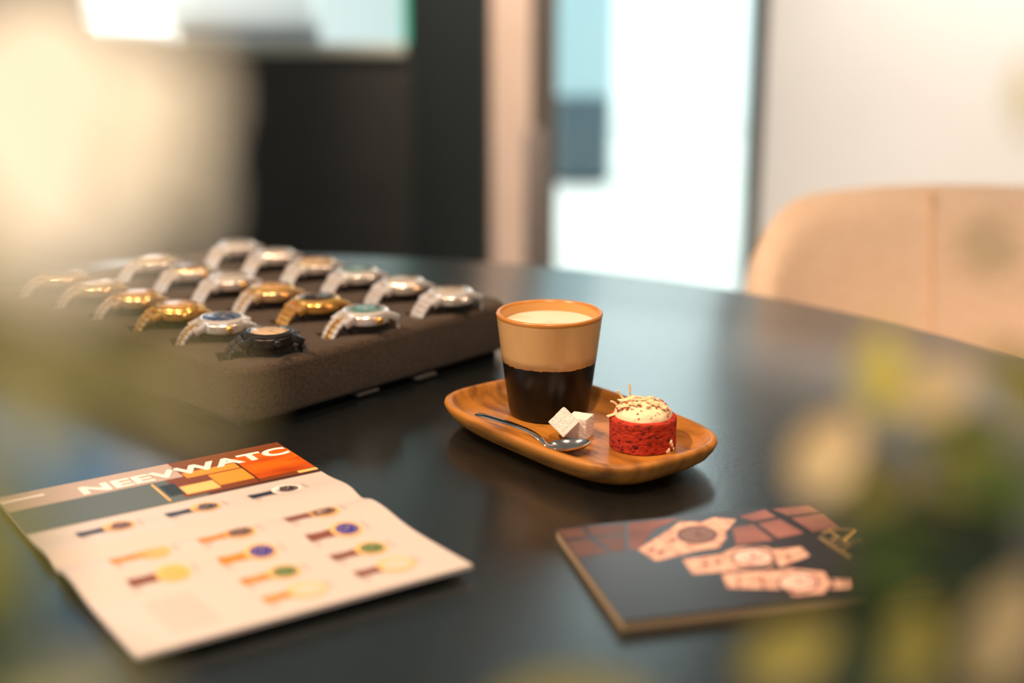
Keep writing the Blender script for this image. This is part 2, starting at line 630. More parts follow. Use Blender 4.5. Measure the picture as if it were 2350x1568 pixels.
low = ring_mesh([lv(0.0, 0.0008), lv(R0 - 0.004, 0.0008), lv(R0 - 0.0028, 0.0), lv(R0 - 0.001, 0.0006), lv(R0 + 0.0002, 0.003)] +
                [lv(cr(z), z) for z in (0.008, 0.02, 0.032)] + [lambda k: (cr(rz[k]), rz[k]), lambda k: (cr(rz[k]) - 0.001, rz[k] + 0.0003)])
low.build('black_lower_body', M_blackglaze, cup, angle=70)
zr = CHT - 0.0035
upm = ring_mesh([lambda k: (cr(rz[k]) - 0.0008, rz[k] - 0.0006), lambda k: (cr(rz[k]) + 0.0002, rz[k])] + [lv(cr(z) + 0.0002, z) for z in (0.05, 0.06, 0.07, zr)])
upm.build('beige_upper_band', M_beigeglaze, cup, angle=70)
rm = ring_mesh([lv(cr(zr) + 0.0002, zr), lv(R1 + 0.0003, CHT - 0.0016), lv(R1 - 0.0002, CHT - 0.0003), lv(R1 - 0.0014, CHT), lv(R1 - 0.0026, CHT - 0.0004), lv(R1 - 0.0033, CHT - 0.002)])
rm.build('rim', M_rim, cup, angle=70)
ins = ring_mesh([lv(R1 - 0.0033, CHT - 0.002), lv(cr(0.06) - 0.0033, 0.06), lv(cr(0.01) - 0.0035, 0.006), lv(0.0, 0.005)])
ins.build('inner_wall', mat('amber_inner_glaze', (0.62, 0.33, 0.10), 0.3), cup, angle=70)
cz = CHT - 0.0085
rc = cr(cz) - 0.0036
mb = MB()
vs, fs = [(0, 0, 0.0012)], []
nr = 14
for i in range(1, nr + 1):
    for k in range(64):
        a = 2 * math.pi * k / 64
        r = rc * i / nr
        z = 0.0012 * (1 - (i / nr) ** 2) + random.uniform(-0.00012, 0.00012) * (i < nr)
        vs.append((r * math.cos(a), r * math.sin(a), z))
for k in range(64):
    fs.append((0, 1 + k, 1 + (k + 1) % 64))
for i in range(nr - 1):
    for k in range(64):
        k2 = (k + 1) % 64
        fs.append((1 + i * 64 + k, 1 + (i + 1) * 64 + k, 1 + (i + 1) * 64 + k2, 1 + i * 64 + k2))
# skirt so the milk foam has depth
o0 = len(vs)
for k in range(64):
    a = 2 * math.pi * k / 64
    vs.append(((rc - 0.002) * math.cos(a), (rc - 0.002) * math.sin(a), -0.02))
for k in range(64):
    k2 = (k + 1) % 64
    fs.append((1 + (nr - 1) * 64 + k, o0 + k, o0 + k2, 1 + (nr - 1) * 64 + k2))
fs.append(tuple(o0 + k for k in range(64))[::-1])
mb.add(vs, fs)
cof = mb.build('coffee', mat('milk_foam', (0.80, 0.67, 0.53), 0.65, noise=((0.66, 0.45, 0.25), (28, 28, 28), 4, 0.50, 0.75), bump=((300, 300, 300), 0.3, 0.0006, 3)))
cof.location = cup_loc + Vector((0, 0, cz))
tag(cof, 'creamy milk foam topped coffee filling the beige and black cup', 'coffee')

# ------------------------------------------------------------------ sugar cubes
M_sugar = mat('white_sugar', (0.90, 0.86, 0.80), 0.75, bump=((900, 900, 900), 0.9, 0.0008, 2), noise=((0.82, 0.77, 0.70), (500, 500, 500), 2, 0.4, 0.7))


def sugar(label, s):
    bm = bmesh.new()
    bmesh.ops.create_cube(bm, size=s)
    bmesh.ops.bevel(bm, geom=bm.edges[:], offset=s * 0.025, segments=1, affect='EDGES')
    bmesh.ops.subdivide_edges(bm, edges=bm.edges[:], cuts=6, use_grid_fill=True)
    for v in bm.verts:
        v.co += Vector((random.uniform(-1, 1), random.uniform(-1, 1), random.uniform(-1, 1))) * s * 0.010
    me = bpy.data.meshes.new('sugar_cube')
    bm.to_mesh(me)
    bm.free()
    me.materials.append(M_sugar)
    o = link('sugar_cube', me)
    tag(o, label, 'sugar cube', 'sugar cubes on the wooden tray')
    return o


def drop_to(o, zfloor):
    M = o.matrix_basis
    zmin = min((M @ v.co).z for v in o.data.vertices)
    o.location.z += zfloor - zmin


S1 = 0.0158
c2 = sugar('sugar cube lying flat behind the tilted one, against the cup', S1)
c2.location = P(1331, 978, FLOOR + S1 / 2)
c2.rotation_euler = (0, 0, R(-24))
drop_to(c2, TT + FLOOR)
c1 = sugar('tilted sugar cube leaning forward beside the spoon', S1)
c1.location = P(1295, 977, FLOOR + 0.0105)
c1.rotation_euler = (Matrix.Rotation(R(-7), 4, 'Z') @ Matrix.Rotation(R(-20), 4, 'X') @ Matrix.Rotation(R(43), 4, 'Y')).to_euler()
drop_to(c1, TT + FLOOR)

# ------------------------------------------------------------------ spoon
M_steel = mat('polished_steel', (0.62, 0.60, 0.57), 0.10, metal=1.0)
spoon = empty('teaspoon', P(1250, 1022, FLOOR))
tag(spoon, 'small polished steel teaspoon lying on the wooden tray', 'spoon')
so = spoon.location
hp = [(1096, 951, 0.0215, 0.0030), (1112, 955, 0.0220, 0.0036), (1150, 966, 0.0228, 0.0034), (1190, 980, 0.0234, 0.0030), (1220, 993, 0.0228, 0.0026),
      (1238, 1006, 0.0208, 0.0025), (1249, 1018, 0.0180, 0.0027), (1258, 1024, 0.0162, 0.0034), (1268, 1026, 0.0152, 0.0048)]
pts = [P(x, y, z) - so for x, y, z, r in hp]
# smooth the sweep
pp_, rr_ = [], []
for i in range(len(pts) - 1):
    for k in range(5):
        t = k / 5
        a, b = pts[i], pts[i + 1]
        m0 = (pts[i + 1] - pts[max(i - 1, 0)]) / 2
        m1 = (pts[min(i + 2, len(pts) - 1)] - pts[i]) / 2
        pp_.append((2 * t ** 3 - 3 * t * t + 1) * a + (t ** 3 - 2 * t * t + t) * m0 + (3 * t * t - 2 * t ** 3) * b + (t ** 3 - t * t) * m1)
        rr_.append(hp[i][3] * (1 - t) + hp[i + 1][3] * t)
pp_.append(pts[-1])
rr_.append(hp[-1][3])
hs = MB().tube(pp_, rr_, 14, flat=0.34)
hs.build('handle', M_steel, spoon, angle=70)
b0 = P(1252, 1024, 0.0165) - so
b1 = P(1357, 1013, 0.0195) - so
bl = (b1 - b0).length
bx_ = (b1 - b0).normalized()
by_ = Vector((0, 0, 1)).cross(bx_).normalized()
bz_ = bx_.cross(by_)
mb = MB()
nu, nv = 24, 40
for side, off in ((0, 0.0), (1, -0.0007)):
    vs, fs = [], []
    for i in range(nu + 1):
        for k in range(nv):
            r = i / nu
            a = 2 * math.pi * k / nv
            x = 0.5 + 0.5 * r * math.cos(a)
            wdt = 0.0105 * (1.0 - 0.16 * (x - 0.45))
            y = wdt * r * math.sin(a)
            z = -0.0058 * (1 - r * r) ** 0.9 + (off if r < 0.999 else off)
            vs.append(b0 + bx_ * x * bl + by_ * y + bz_ * z)
    for i in range(nu):
        for k in range(nv):
            k2 = (k + 1) % nv
            f = (i * nv + k, (i + 1) * nv + k, (i + 1) * nv + k2, i * nv + k2)
            fs.append(f if side == 0 else f[::-1])
    mb.add(vs, fs)
base = (nu + 1) * nv
fs = [(nu * nv + k, base + nu * nv + k, base + nu * nv + (k + 1) % nv, nu * nv + (k + 1) % nv) for k in range(nv)]
mb.f += fs
mb.m += [0] * nv
mb.build('bowl', M_steel, spoon, angle=60)

# ------------------------------------------------------------------ red tartlet
tl = P(1474, 1022, FLOOR)
tart = empty('red_velvet_tartlet', (tl.x, tl.y, TT + FLOOR))
tag(tart, 'small red velvet cake topped with white cream and chocolate shavings', 'cake')
TRD, THT = 0.0243, 0.0235
M_red = mat('red_velvet_crumb', (0.47, 0.028, 0.004), 0.85, noise=((0.10, 0.003, 0.002), (210, 210, 420), 4, 0.52, 0.66), bump=((260, 260, 420), 1.0, 0.0016, 5))
mb = MB()
vs, fs = [], []
NK, NZ = 128, 26
prof = []
import mathutils.noise as mnoise
for j in range(NZ + 1):
    z = THT * j / NZ
    for k in range(NK):
        a = 2 * math.pi * k / NK
        r = TRD * (0.985 + 0.015 * j / NZ)
        p = Vector((math.cos(a) * 9, math.sin(a) * 9, j * 0.9))
        q = mnoise.noise(p * 1.1) + 0.6 * mnoise.noise(p * 2.4)
        pit = max(0.0, q - 0.18) * 0.0026
        r -= pit if j < NZ - 3 else pit * 0.15
        if j >= NZ - 2:
            r -= 0.0004 * (j - NZ + 2) ** 2
        zz = z
        if j == 0:
            zz = 0.0007 + 0.0008 * mnoise.noise(Vector((a * 9, 3, 1)))
            zz = max(0.0, zz)
        vs.append((r * math.cos(a), r * math.sin(a), zz))
for (r, z) in ((TRD - 0.0035, THT + 0.0003), (TRD - 0.006, THT - 0.001), (0.0, THT - 0.002)):
    for k in range(NK):
        a = 2 * math.pi * k / NK
        vs.append((r * math.cos(a), r * math.sin(a), z + 0.0002 * mnoise.noise(Vector((a * 20, r * 900, 0)))))
for j in range(NZ + 3):
    for k in range(NK):
        k2 = (k + 1) % NK
        fs.append((j * NK + k, j * NK + k2, (j + 1) * NK + k2, (j + 1) * NK + k))
fs.append(tuple(range(NK))[::-1])
mb.add(vs, fs)
mb.build('cake_base', M_red, tart, angle=80)
M_cream = mat('vanilla_cream', (0.90, 0.74, 0.47), 0.5, spec=0.4)
FR = 0.0212
mb = MB()
vs, fs = [], []
NJ, NK = 18, 72
for j in range(NJ + 1):
    t = j / NJ * math.pi / 2
    for k in range(NK):
        a = 2 * math.pi * k / NK
        w = 1 + 0.03 * mnoise.noise(Vector((math.cos(a) * 2, math.sin(a) * 2, t * 2))) + 0.02 * mnoise.noise(Vector((math.cos(a) * 6, math.sin(a) * 6, t * 5)))
        vs.append((FR * math.cos(t) ** 0.8 * math.cos(a) * w, FR * math.cos(t) ** 0.8 * math.sin(a) * w, THT - 0.0015 + 0.0120 * math.sin(t) ** 0.95 * w))
for j in range(NJ):
    for k in range(NK):
        k2 = (k + 1) % NK
        fs.append((j * NK + k, j * NK + k2, (j + 1) * NK + k2, (j + 1) * NK + k))
fs.append(tuple(range(NK))[::-1])
mb.add(vs, fs)
fro = mb.build('cream_topping', M_cream, tart, angle=80)
M_shave = mat('white_chocolate', (0.88, 0.66, 0.38), 0.45)
M_crumb = mat('red_crumb', (0.55, 0.10, 0.03), 0.8)


def dome(x, y):
    r = min(1.0, math.hypot(x, y) / FR)
    return THT - 0.0015 + 0.0120 * math.sqrt(max(0.0, 1 - r ** 2.3))


def shaving(x, y, ang, ln, w, lift, curl):
    m = MB()
    vs, fs = [], []
    n = 8
    dx, dy = math.cos(ang), math.sin(ang)
    for i in range(n + 1):
        t = i / n
        px, py = x + dx * ln * (t - 0.5), y + dy * ln * (t - 0.5)
        z = dome(x, y) + lift * t + curl * (4 * (t - 0.5) ** 2) + 0.0006
        for s in (-1, 1):
            for h in (0, 0.0006):
                vs.append((px - dy * s * w / 2, py + dx * s * w / 2, z + h))
    for i in range(n):
        o = i * 4
        fs += [(o, o + 2, o + 6, o + 4), (o + 1, o + 5, o + 7, o + 3), (o, o + 4, o + 5, o + 1), (o + 2, o + 3, o + 7, o + 6)]
    fs += [(0, 1, 3, 2), (n * 4, n * 4 + 2, n * 4 + 3, n * 4 + 1)]
    m.add(vs, fs)
    m.build('chocolate_shaving', M_shave, fro, angle=60)


shaving(-0.0200, -0.0030, R(200), 0.013, 0.0034, -0.0035, 0.0004)
shaving(-0.0150, -0.0060, R(35), 0.010, 0.0045, 0.001, 0.0006)
shaving(-0.0120, 0.0020, R(20), 0.012, 0.0055, 0.002, 0.0008)
shaving(-0.0020, -0.0020, R(10), 0.016, 0.0022, 0.0005, 0.0012)
shaving(0.0010, 0.0030, R(-15), 0.014, 0.0020, 0.001, 0.001)
shaving(0.0040, -0.0050, R(60), 0.006, 0.004, 0.0004, 0.0005)
shaving(-0.0065, -0.0085, R(70), 0.0055, 0.0042, 0.0004, 0.0005)
shaving(0.0125, -0.0095, R(150), 0.007, 0.004, 0.0003, 0.0005)
shaving(0.0080, 0.0030, R(-40), 0.010, 0.0022, 0.0003, 0.0009)
for q in range(16):
    a_, r_ = random.uniform(0, 6.28), FR * math.sqrt(random.random()) * 0.72
    shaving(r_ * math.cos(a_), r_ * math.sin(a_), random.uniform(0, 3.1), random.uniform(0.004, 0.009), random.uniform(0.0018, 0.0036), random.uniform(-0.0006, 0.0008), random.uniform(0.0002, 0.001))
for (a, b, c) in (((-0.013, 0.004, 0.033), (-0.0165, 0.004, 0.0365), (-0.0185, 0.003, 0.0405)), ((-0.0095, 0.006, 0.034), (-0.0085, 0.006, 0.040), (-0.0103, 0.006, 0.0445)),
                  ((-0.018, 0.002, 0.029), (-0.021, 0.002, 0.0325), (-0.0235, 0.001, 0.033))):
    a, b, c = Vector(a), Vector(b), Vector(c)
    q = [a * (1 - t) ** 2 + 2 * b * t * (1 - t) + c * t * t for t in [i / 8 for i in range(9)]]
    MB().tube(q, [0.0008] * 8 + [0.0006], 8).build('chocolate_curl', M_shave, fro, angle=70)
mb = MB()
for i in range(90):
    a, r = random.uniform(0, 6.28), FR * math.sqrt(random.random()) * 0.97
    x, y = r * math.cos(a), r * math.sin(a)
    s = random.choice((0.0004, 0.0005, 0.0007, 0.0011))
    z = dome(x, y) + s * 0.3
    M = Matrix.Translation((x, y, z)) @ Matrix.Rotation(random.uniform(0, 3), 4, (1, 1, 0.4))
    mb.box((0, 0, 0), (s * 2, s * 1.7, s * 1.5), 0, M)
tag(mb.build('red_crumbs', M_crumb, fro, smooth=False), kind='stuff')
mb = MB()
for (a, z, s) in ((-38, 0.007, 0.0028), (-34, 0.0045, 0.002), (-44, 0.0015, 0.0026), (-48, 0.001, 0.0018), (-28, 0.001, 0.0016)):
    r = TRD - 0.0002
    M = Matrix.Translation((r * math.cos(R(a)), r * math.sin(R(a)), z)) @ Matrix.Rotation(R(a + 20), 4, 'Z') @ Matrix.Rotation(0.5, 4, 'X')
    mb.cbox((0, 0, 0), (s * 0.6, s * 1.3, s * 1.3), s * 0.2, 0, M)
mb.build('cream_smear', M_cream, tart)

# ------------------------------------------------------------------ foam block with watches
ZF = 0.050
FA = R(48.0)
FO = Vector((-0.1891, 1.0679, TT))
fu = Vector((math.cos(FA), math.sin(FA), 0))
fv = Vector((-math.sin(FA), math.cos(FA), 0))
u0, u1, v0, v1 = -0.038, 0.268, -0.016, 0.385
foam_c = FO + fu * ((u0 + u1) / 2) + fv * ((v0 + v1) / 2)
WO = Vector((-0.191, 1.082, 0))
WU = Vector((math.cos(R(45.4)), math.sin(R(45.4)), 0)) * 0.0977
WV = Vector((math.cos(R(137.0)), math.sin(R(137.0)), 0)) * 0.0627
WAX_T = ((20, 22, 25, 28, 30, 30), (33, 35, 38, 42, 45, 45), (33, 36, 40, 45, 48, 50))
M_foam = mat('brown_grey_foam', (0.070, 0.050, 0.036), 0.95, spec=0.2, sheen=0.1, noise=((0.040, 0.028, 0.020), (420, 420, 420), 3, 0.40, 0.66),
             bump=((700, 700, 700), 0.9, 0.0012, 3))
tray_f = empty('watch_foam_block', foam_c, FA)
tag(tray_f, 'thick dark brown foam block holding rows of wristwatches', 'display tray')
bm = bmesh.new()
bmesh.ops.create_cube(bm, size=1)
bmesh.ops.scale(bm, vec=(u1 - u0, v1 - v0, ZF - 0.006), verts=bm.verts)
bmesh.ops.translate(bm, vec=(0, 0, 0.006 + (ZF - 0.006) / 2), verts=bm.verts)
ve = [e for e in bm.edges if abs(e.verts[0].co.z - e.verts[1].co.z) > 0.01]
bmesh.ops.bevel(bm, geom=ve, offset=0.022, segments=8, affect='EDGES', profile=0.5)
te = [e for e in bm.edges if all(v.co.z > ZF - 1e-5 for v in e.verts) and len(e.link_faces) == 2 and any(abs(f.normal.z) < 0.5 for f in e.link_faces)]
bmesh.ops.bevel(bm, geom=te, offset=0.007, segments=4, affect='EDGES', profile=0.5)
be = [e for e in bm.edges if all(v.co.z < 0.0061 for v in e.verts) and any(abs(f.normal.z) < 0.5 for f in e.link_faces)]
bmesh.ops.bevel(bm, geom=be, offset=0.004, segments=3, affect='EDGES', profile=0.5)
fme = bpy.data.meshes.new('foam_body')
bm.to_mesh(fme)
bm.free()
fme.materials.append(M_foam)
fbody = link('foam_body', fme, tray_f)
# cut the strap slots out of the foam
cut = MB()
Minv = Matrix.Rotation(-FA, 4, 'Z') @ Matrix.Translation(-Vector((foam_c.x, foam_c.y, 0)))
for i in range(3):
    for j in range(6):
        c = WO + WU * i + WV * j
        M = Minv @ Matrix.Translation((c.x, c.y, 0)) @ Matrix.Rotation(R(WAX_T[i][j]), 4, 'Z')
        cut.box((-0.0365, 0, ZF - 0.006), (0.011, 0.0235, 0.03), 0, M)
cm = cut.mesh('slot_cutter', M_foam, smooth=False)
co = link('slot_cutter', cm)
co.location = foam_c
co.rotation_euler = (0, 0, FA)
bpy.context.view_layer.update()
md = fbody.modifiers.new('slots', 'BOOLEAN')
md.object = co
md.operation = 'DIFFERENCE'
md.solver = 'EXACT'
dg = bpy.context.evaluated_depsgraph_get()
nm = bpy.data.meshes.new_from_object(fbody.evaluated_get(dg))
fbody.modifiers.clear()
fbody.data = nm
nm.name = 'foam_body'
nm.polygons.foreach_set('use_smooth', [True] * len(nm.polygons))
nm.set_sharp_from_angle(angle=R(35))
bpy.data.objects.remove(co)
for i in range(3):
    for j in range(6):
        c = WO + WU * i + WV * j
        M = Minv @ Matrix.Translation((c.x, c.y, 0)) @ Matrix.Rotation(R(WAX_T[i][j]), 4, 'Z')
        MB().cbox((0, 0, ZF + 0.003), (0.036, 0.019, 0.0085), 0.003, 0, M).build('watch_cushion', M_foam, tray_f)
# thin black carrier under the foam, with two pull tabs at its front edge
MB().cbox((0, 0.006, 0.003), (u1 - u0 - 0.012, v1 - v0 - 0.02, 0.006), 0.002).build('carrier_board', mat('black_board', (0.012, 0.012, 0.012), 0.6), tray_f)
for px in (838, 972):
    q = P(px, 905 if px < 900 else 868, 0.001)
    ql = Matrix.Rotation(-FA, 4, 'Z') @ (q - foam_c)
    MB().cbox((ql.x, ql.y, 0.0032), (0.024, 0.010, 0.003), 0.001, 0, None).build('pull_tab', mat('grey_felt_tab', (0.05, 0.045, 0.04), 0.9), tray_f)

# ---- watches
M_wsteel = mat('watch_steel', (0.92, 0.86, 0.81), 0.28, metal=0.65)
M_wgold = mat('watch_gold', (0.95, 0.55, 0.16), 0.24, metal=0.8)
M_wrose = mat('watch_champagne_gold', (0.92, 0.66, 0.38), 0.26, metal=0.75)
M_wblack = mat('watch_black_metal', (0.03, 0.028, 0.027), 0.35, metal=0.6)
M_wgun = mat('watch_dark_bracelet', (0.12, 0.115, 0.115), 0.28, metal=0.9)
M_cryst = pane_mat('watch_crystal', 1.5)
DIAL = {k: mat('dial_' + k, c, 0.35, coat=0.3) for k, c in dict(white=(0.75, 0.74, 0.72), black=(0.02, 0.02, 0.022), blue=(0.03, 0.07, 0.2), champagne=(0.62, 0.44, 0.22),
        brown=(0.16, 0.08, 0.04), teal=(0.10, 0.26, 0.26), silver=(0.5, 0.48, 0.46), cream=(0.62, 0.50, 0.36)).items()}
CR = 0.0200
Z0 = 0.0070
WM = {}


def wmesh():
    c = MB()
    c.lathe([(0.0, Z0), (CR - 0.002, Z0), (CR - 0.0004, Z0 + 0.001), (CR, Z0 + 0.0025), (CR, Z0 + 0.0075), (CR - 0.0012, Z0 + 0.009), (0.0, Z0 + 0.009)], 40)
    for sx in (-1, 1):
        for sy in (-1, 1):
            M = Matrix.Translation((sx * 0.0195, sy * 0.0112, Z0 + 0.0045)) @ Matrix.Rotation(R(24) * sx, 4, 'Y')
            c.cbox((0, 0, 0), (0.012, 0.0040, 0.006), 0.0008, 0, M)
    WM['case'] = c
    b = MB()
    prof = [(CR - 0.0002, Z0 + 0.0086), (CR - 0.0006, Z0 + 0.0100), (CR - 0.0022, Z0 + 0.0112), (CR - 0.0042, Z0 + 0.0114), (CR - 0.0046, Z0 + 0.0098)]
    b.lathe(prof, 40)
    WM['bezel'] = b
    f = MB()
    vs, fs = [], []
    n = 72
    for i, (r, z) in enumerate(prof):
        for k in range(n):
            rr = r - (0.0005 if (k % 2 and i in (1, 2)) else 0)
            a = 2 * math.pi * k / n
            vs.append((rr * math.cos(a), rr * math.sin(a), z))
    for i in range(len(prof) - 1):
        for k in range(n):
            k2 = (k + 1) % n
            fs.append((i * n + k, i * n + k2, (i + 1) * n + k2, (i + 1) * n + k))
    f.add(vs, fs)
    WM['fluted'] = f
    d = MB()
    d.lathe([(0.0, Z0 + 0.0100), (CR - 0.0046, Z0 + 0.0100)], 40)
    WM['dial'] = d
    k = MB()
    for h in range(12):
        a = h * math.pi / 6
        M = Matrix.Rotation(a, 4, 'Z') @ Matrix.Translation((0.0128, 0, Z0 + 0.0103))
        k.box((0, 0, 0), (0.0026, 0.0010, 0.0005), 0, M)
    WM['markers'] = k
    h = MB()
    for ln, w, a in ((0.0085, 0.0012, 60), (0.0120, 0.0009, -55)):
        M = Matrix.Rotation(R(a), 4, 'Z') @ Matrix.Translation((ln / 2 - 0.001, 0, Z0 + 0.0107))
        h.box((0, 0, 0), (ln, w, 0.0004), 0, M)
    h.lathe([(0.0011, Z0 + 0.0104), (0.0011, Z0 + 0.0111), (0.0, Z0 + 0.0112)], 12)
    WM['hands'] = h
    g = MB()
    g.lathe([(CR - 0.0044, Z0 + 0.0113), (CR - 0.0052, Z0 + 0.0119), (0.008, Z0 + 0.0124), (0.0, Z0 + 0.0125)], 40)
    WM['crystal'] = g
    w = MB()
    w.lathe([(0.0, 0.0), (0.0029, 0.0), (0.0029, 0.0034), (0.0022, 0.0042), (0.0, 0.0042)], 16)
    M = Matrix.Translation((0.002, -CR + 0.0002, Z0 + 0.0050)) @ Matrix.Rotation(R(90), 4, 'X')
    w.v = [tuple(M @ Vector(p)) for p in w.v]
    WM['crown'] = w
    L = MB()
    for sy in (-1, 1):
        L.cbox((0, sy * 0.0071, 0), (0.0050, 0.0058, 0.0026), 0.0005)
    WM['link'] = L
    C = MB()
    C.cbox((0, 0, 0.0001), (0.0046, 0.0080, 0.0026), 0.0006)
    WM['center'] = C


wmesh()
WCACHE = {}


def wm(kind, m):
    key = (kind, m.name)
    if key not in WCACHE:
        nm_ = {'fluted': 'bezel', 'markers': 'hour_markers', 'center': 'center_link', 'link': 'bracelet_link'}.get(kind, kind)
        WCACHE[key] = WM[kind].mesh(nm_, m, True, 35)
    return WCACHE[key]


# bracelet path, each side: (x, z, slope)
def band(x, z, slopes):
    out = []
    for k, sl in enumerate(slopes):
        out.append((x, z, sl))
        nx = slopes[min(k + 1, len(slopes) - 1)]
        x += 0.00525 * math.cos(R((sl + nx) / 2))
        z -= 0.00525 * math.sin(R((sl + nx) / 2))
    return out


PATH = {-1: band(0.0235, Z0 + 0.0042, (30, 42, 54, 63, 68)), 1: band(0.0228, Z0 + 0.0034, (60, 78, 84))}


def watch(i, j, label, case, bezel, dial, outer, inner, crown, fluted=False, drz=0.0, scale=1.0):
    c = WO + WU * i + WV * j
    w = empty('wristwatch', (c.x, c.y, TT + ZF), R(WAX_T[i][j] + drz))
    w.scale = (scale, scale, scale)
    tag(w, label, 'watch', 'wristwatches in the foam block')
    cs = link('case', wm('case', case), w)
    link('crown', wm('crown', crown), cs)
    link('bezel', wm('fluted' if fluted else 'bezel', bezel), w)
    dl = link('dial', wm('dial', DIAL[dial]), w)
    link('hour_markers', wm('markers', bezel if bezel is not M_wblack else M_wsteel), dl)
    link('hands', wm('hands', bezel if bezel is not M_wblack else M_wsteel), dl)
    link('crystal', wm('crystal', M_cryst), w)
    for s in (-1, 1):
        for (x, z, sl) in PATH[s]:
            lk = link('bracelet_link', wm('link', outer), w, (s * x, 0, z))
            lk.rotation_euler = (0, R(sl) * s, 0)
            link('center_link', wm('center', inner), lk)
    return w


S, G, RG, K = M_wsteel, M_wgold, M_wrose, M_wblack
watch(0, 0, 'black wristwatch at the near corner of the foam block', K, K, 'cream', M_wgun, K, K)  # cream of the dial stands for a reflection in its crystal
watch(0, 1, 'steel wristwatch with gold centre links and blue dial, next behind the black one', S, S, 'blue', S, G, G)
watch(0, 2, 'all gold wristwatch in the left row, third from the near corner', G, G, 'champagne', RG, G, G, True)
watch(0, 3, 'steel and gold wristwatch with fluted bezel, fourth in the left row', RG, G, 'champagne', S, RG, G, True)
watch(0, 4, 'steel and gold wristwatch with dial coloured as a bright reflection, fifth in the left row', RG, RG, 'white', S, RG, RG)  # white dial colour holds the bright reflection in the crystal
watch(0, 5, 'steel and gold wristwatch with brown dial, farthest in the left row', RG, RG, 'brown', S, RG, RG)
watch(1, 0, 'steel wristwatch with gold centre links and gold crown, nearest in the middle row', S, S, 'teal', S, G, G)
watch(1, 1, 'yellow gold wristwatch, second in the middle row', G, G, 'black', G, G, G)
watch(1, 2, 'gold cased wristwatch on a steel bracelet, third in the middle row', RG, G, 'champagne', S, RG, G)
watch(1, 3, 'steel wristwatch with gold crown, fourth in the middle row', S, S, 'silver', S, S, G)
watch(1, 4, 'steel wristwatch with gold bezel, fifth in the middle row', S, RG, 'brown', S, S, G, True)
watch(1, 5, 'steel wristwatch with large dial coloured as a pale reflection, farthest in the middle row', S, RG, 'white', S, S, S)  # screen reflection painted as a white dial
watch(2, 0, 'steel wristwatch with silver dial, nearest the cup in the right row', S, S, 'silver', S, S, S)
watch(2, 1, 'steel wristwatch with dark ticked bezel, second in the right row', S, S, 'silver', S, S, RG, True)
watch(2, 2, 'steel wristwatch with dial coloured as a teal reflection, third in the right row', S, S, 'teal', S, S, S)  # teal dial tone imitates the screen mirrored in the crystal
watch(2, 3, 'steel wristwatch with warm gold bezel, fourth in the right row', S, RG, 'cream', S, S, S)
watch(2, 4, 'steel wristwatch with fluted bezel, fifth in the right row', S, S, 'silver', S, S, S, True)
watch(2, 5, 'steel wristwatch standing highest, farthest in the right row', S, S, 'silver', S, S, S)

# ------------------------------------------------------------------ open brochure
M_paper = mat('glossy_white_paper', (0.61, 0.55, 0.52), 0.38, spec=0.45)
ML = Vector((-0.2686, 0.774, TT))
MA = math.atan2(0.555, 0.832)
MW, MHB, MHF = 0.2025, 0.134, 0.139


def page_z(s, t):
    if t >= 0:
        k = t / MHB
        z = 0.0030 + 0.0028 * math.exp(-((t - 0.020) / 0.020) ** 2) * min(1, t / 0.012) + 0.0012
    else:
        k = -t / MHF
        z = 0.0030 + 0.0040 * math.exp(-((-t - 0.024) / 0.028) ** 2) * min(1, -t / 0.012) + 0.0035 * k * k + 0.0012
    return z


mag = empty('open_brochure', ML, MA)
tag(mag, 'open watch brochure with orange header photo lying on the table', 'brochure')


def page(name, ta, tb):
    m = MB()
    ns, nt_ = 12, 40
    for side in (0, 1):
        vs, fs = [], []
        for i in range(nt_ + 1):
            for k in range(ns + 1):
                s, t = MW * k / ns, ta + (tb - ta) * i / nt_
                z = page_z(s, t)
                vs.append((s, t, z if side == 0 else max(0.0004, z - 0.0026)))
        for i in range(nt_):
            for k in range(ns):
                f = (i * (ns + 1) + k, i * (ns + 1) + k + 1, (i + 1) * (ns + 1) + k + 1, (i + 1) * (ns + 1) + k)
                fs.append(f if side == 0 else f[::-1])
        m.add(vs, fs)
    o = (ns + 1) * (nt_ + 1)
    for k in range(ns):
        m.f.append((k, o + k, o + k + 1, k + 1))
        b_ = nt_ * (ns + 1)
        m.f.append((b_ + k + 1, o + b_ + k + 1, o + b_ + k, b_ + k))
        m.m += [0, 0]
    for i in range(nt_):
        a_, b_ = i * (ns + 1), (i + 1) * (ns + 1)
        m.f.append((b_, o + b_, o + a_, a_))
        m.f.append((a_ + ns, o + a_ + ns, o + b_ + ns, b_ + ns))
        m.m += [0, 0]
    return m.build(name, M_paper, mag, angle=50)


page_b = page('upper_page', 0.0, MHB)
page_f = page('lower_page', -MHF, 0.0)
for o in (page_b, page_f):
    norm_out(o)


def on_page(mb, eps=0.00025):
    """lay a flat print, drawn in page coordinates, on the curved page"""
    mb.v = [(p[0], p[1], page_z(p[0], p[1]) + eps + p[2]) for p in mb.v]
    return mb


def grid_poly(mb, x0, x1, y0, y1, mi=0, n=1, my=6):
    for i in range(n):
        for j in range(my):
            xa, xb = x0 + (x1 - x0) * i / n, x0 + (x1 - x0) * (i + 1) / n
            ya, yb = y0 + (y1 - y0) * j / my, y0 + (y1 - y0) * (j + 1) / my
            mb.add([(xa, ya, 0), (xb, ya, 0), (xb, yb, 0), (xa, yb, 0)], [(0, 1, 2, 3)], mi)


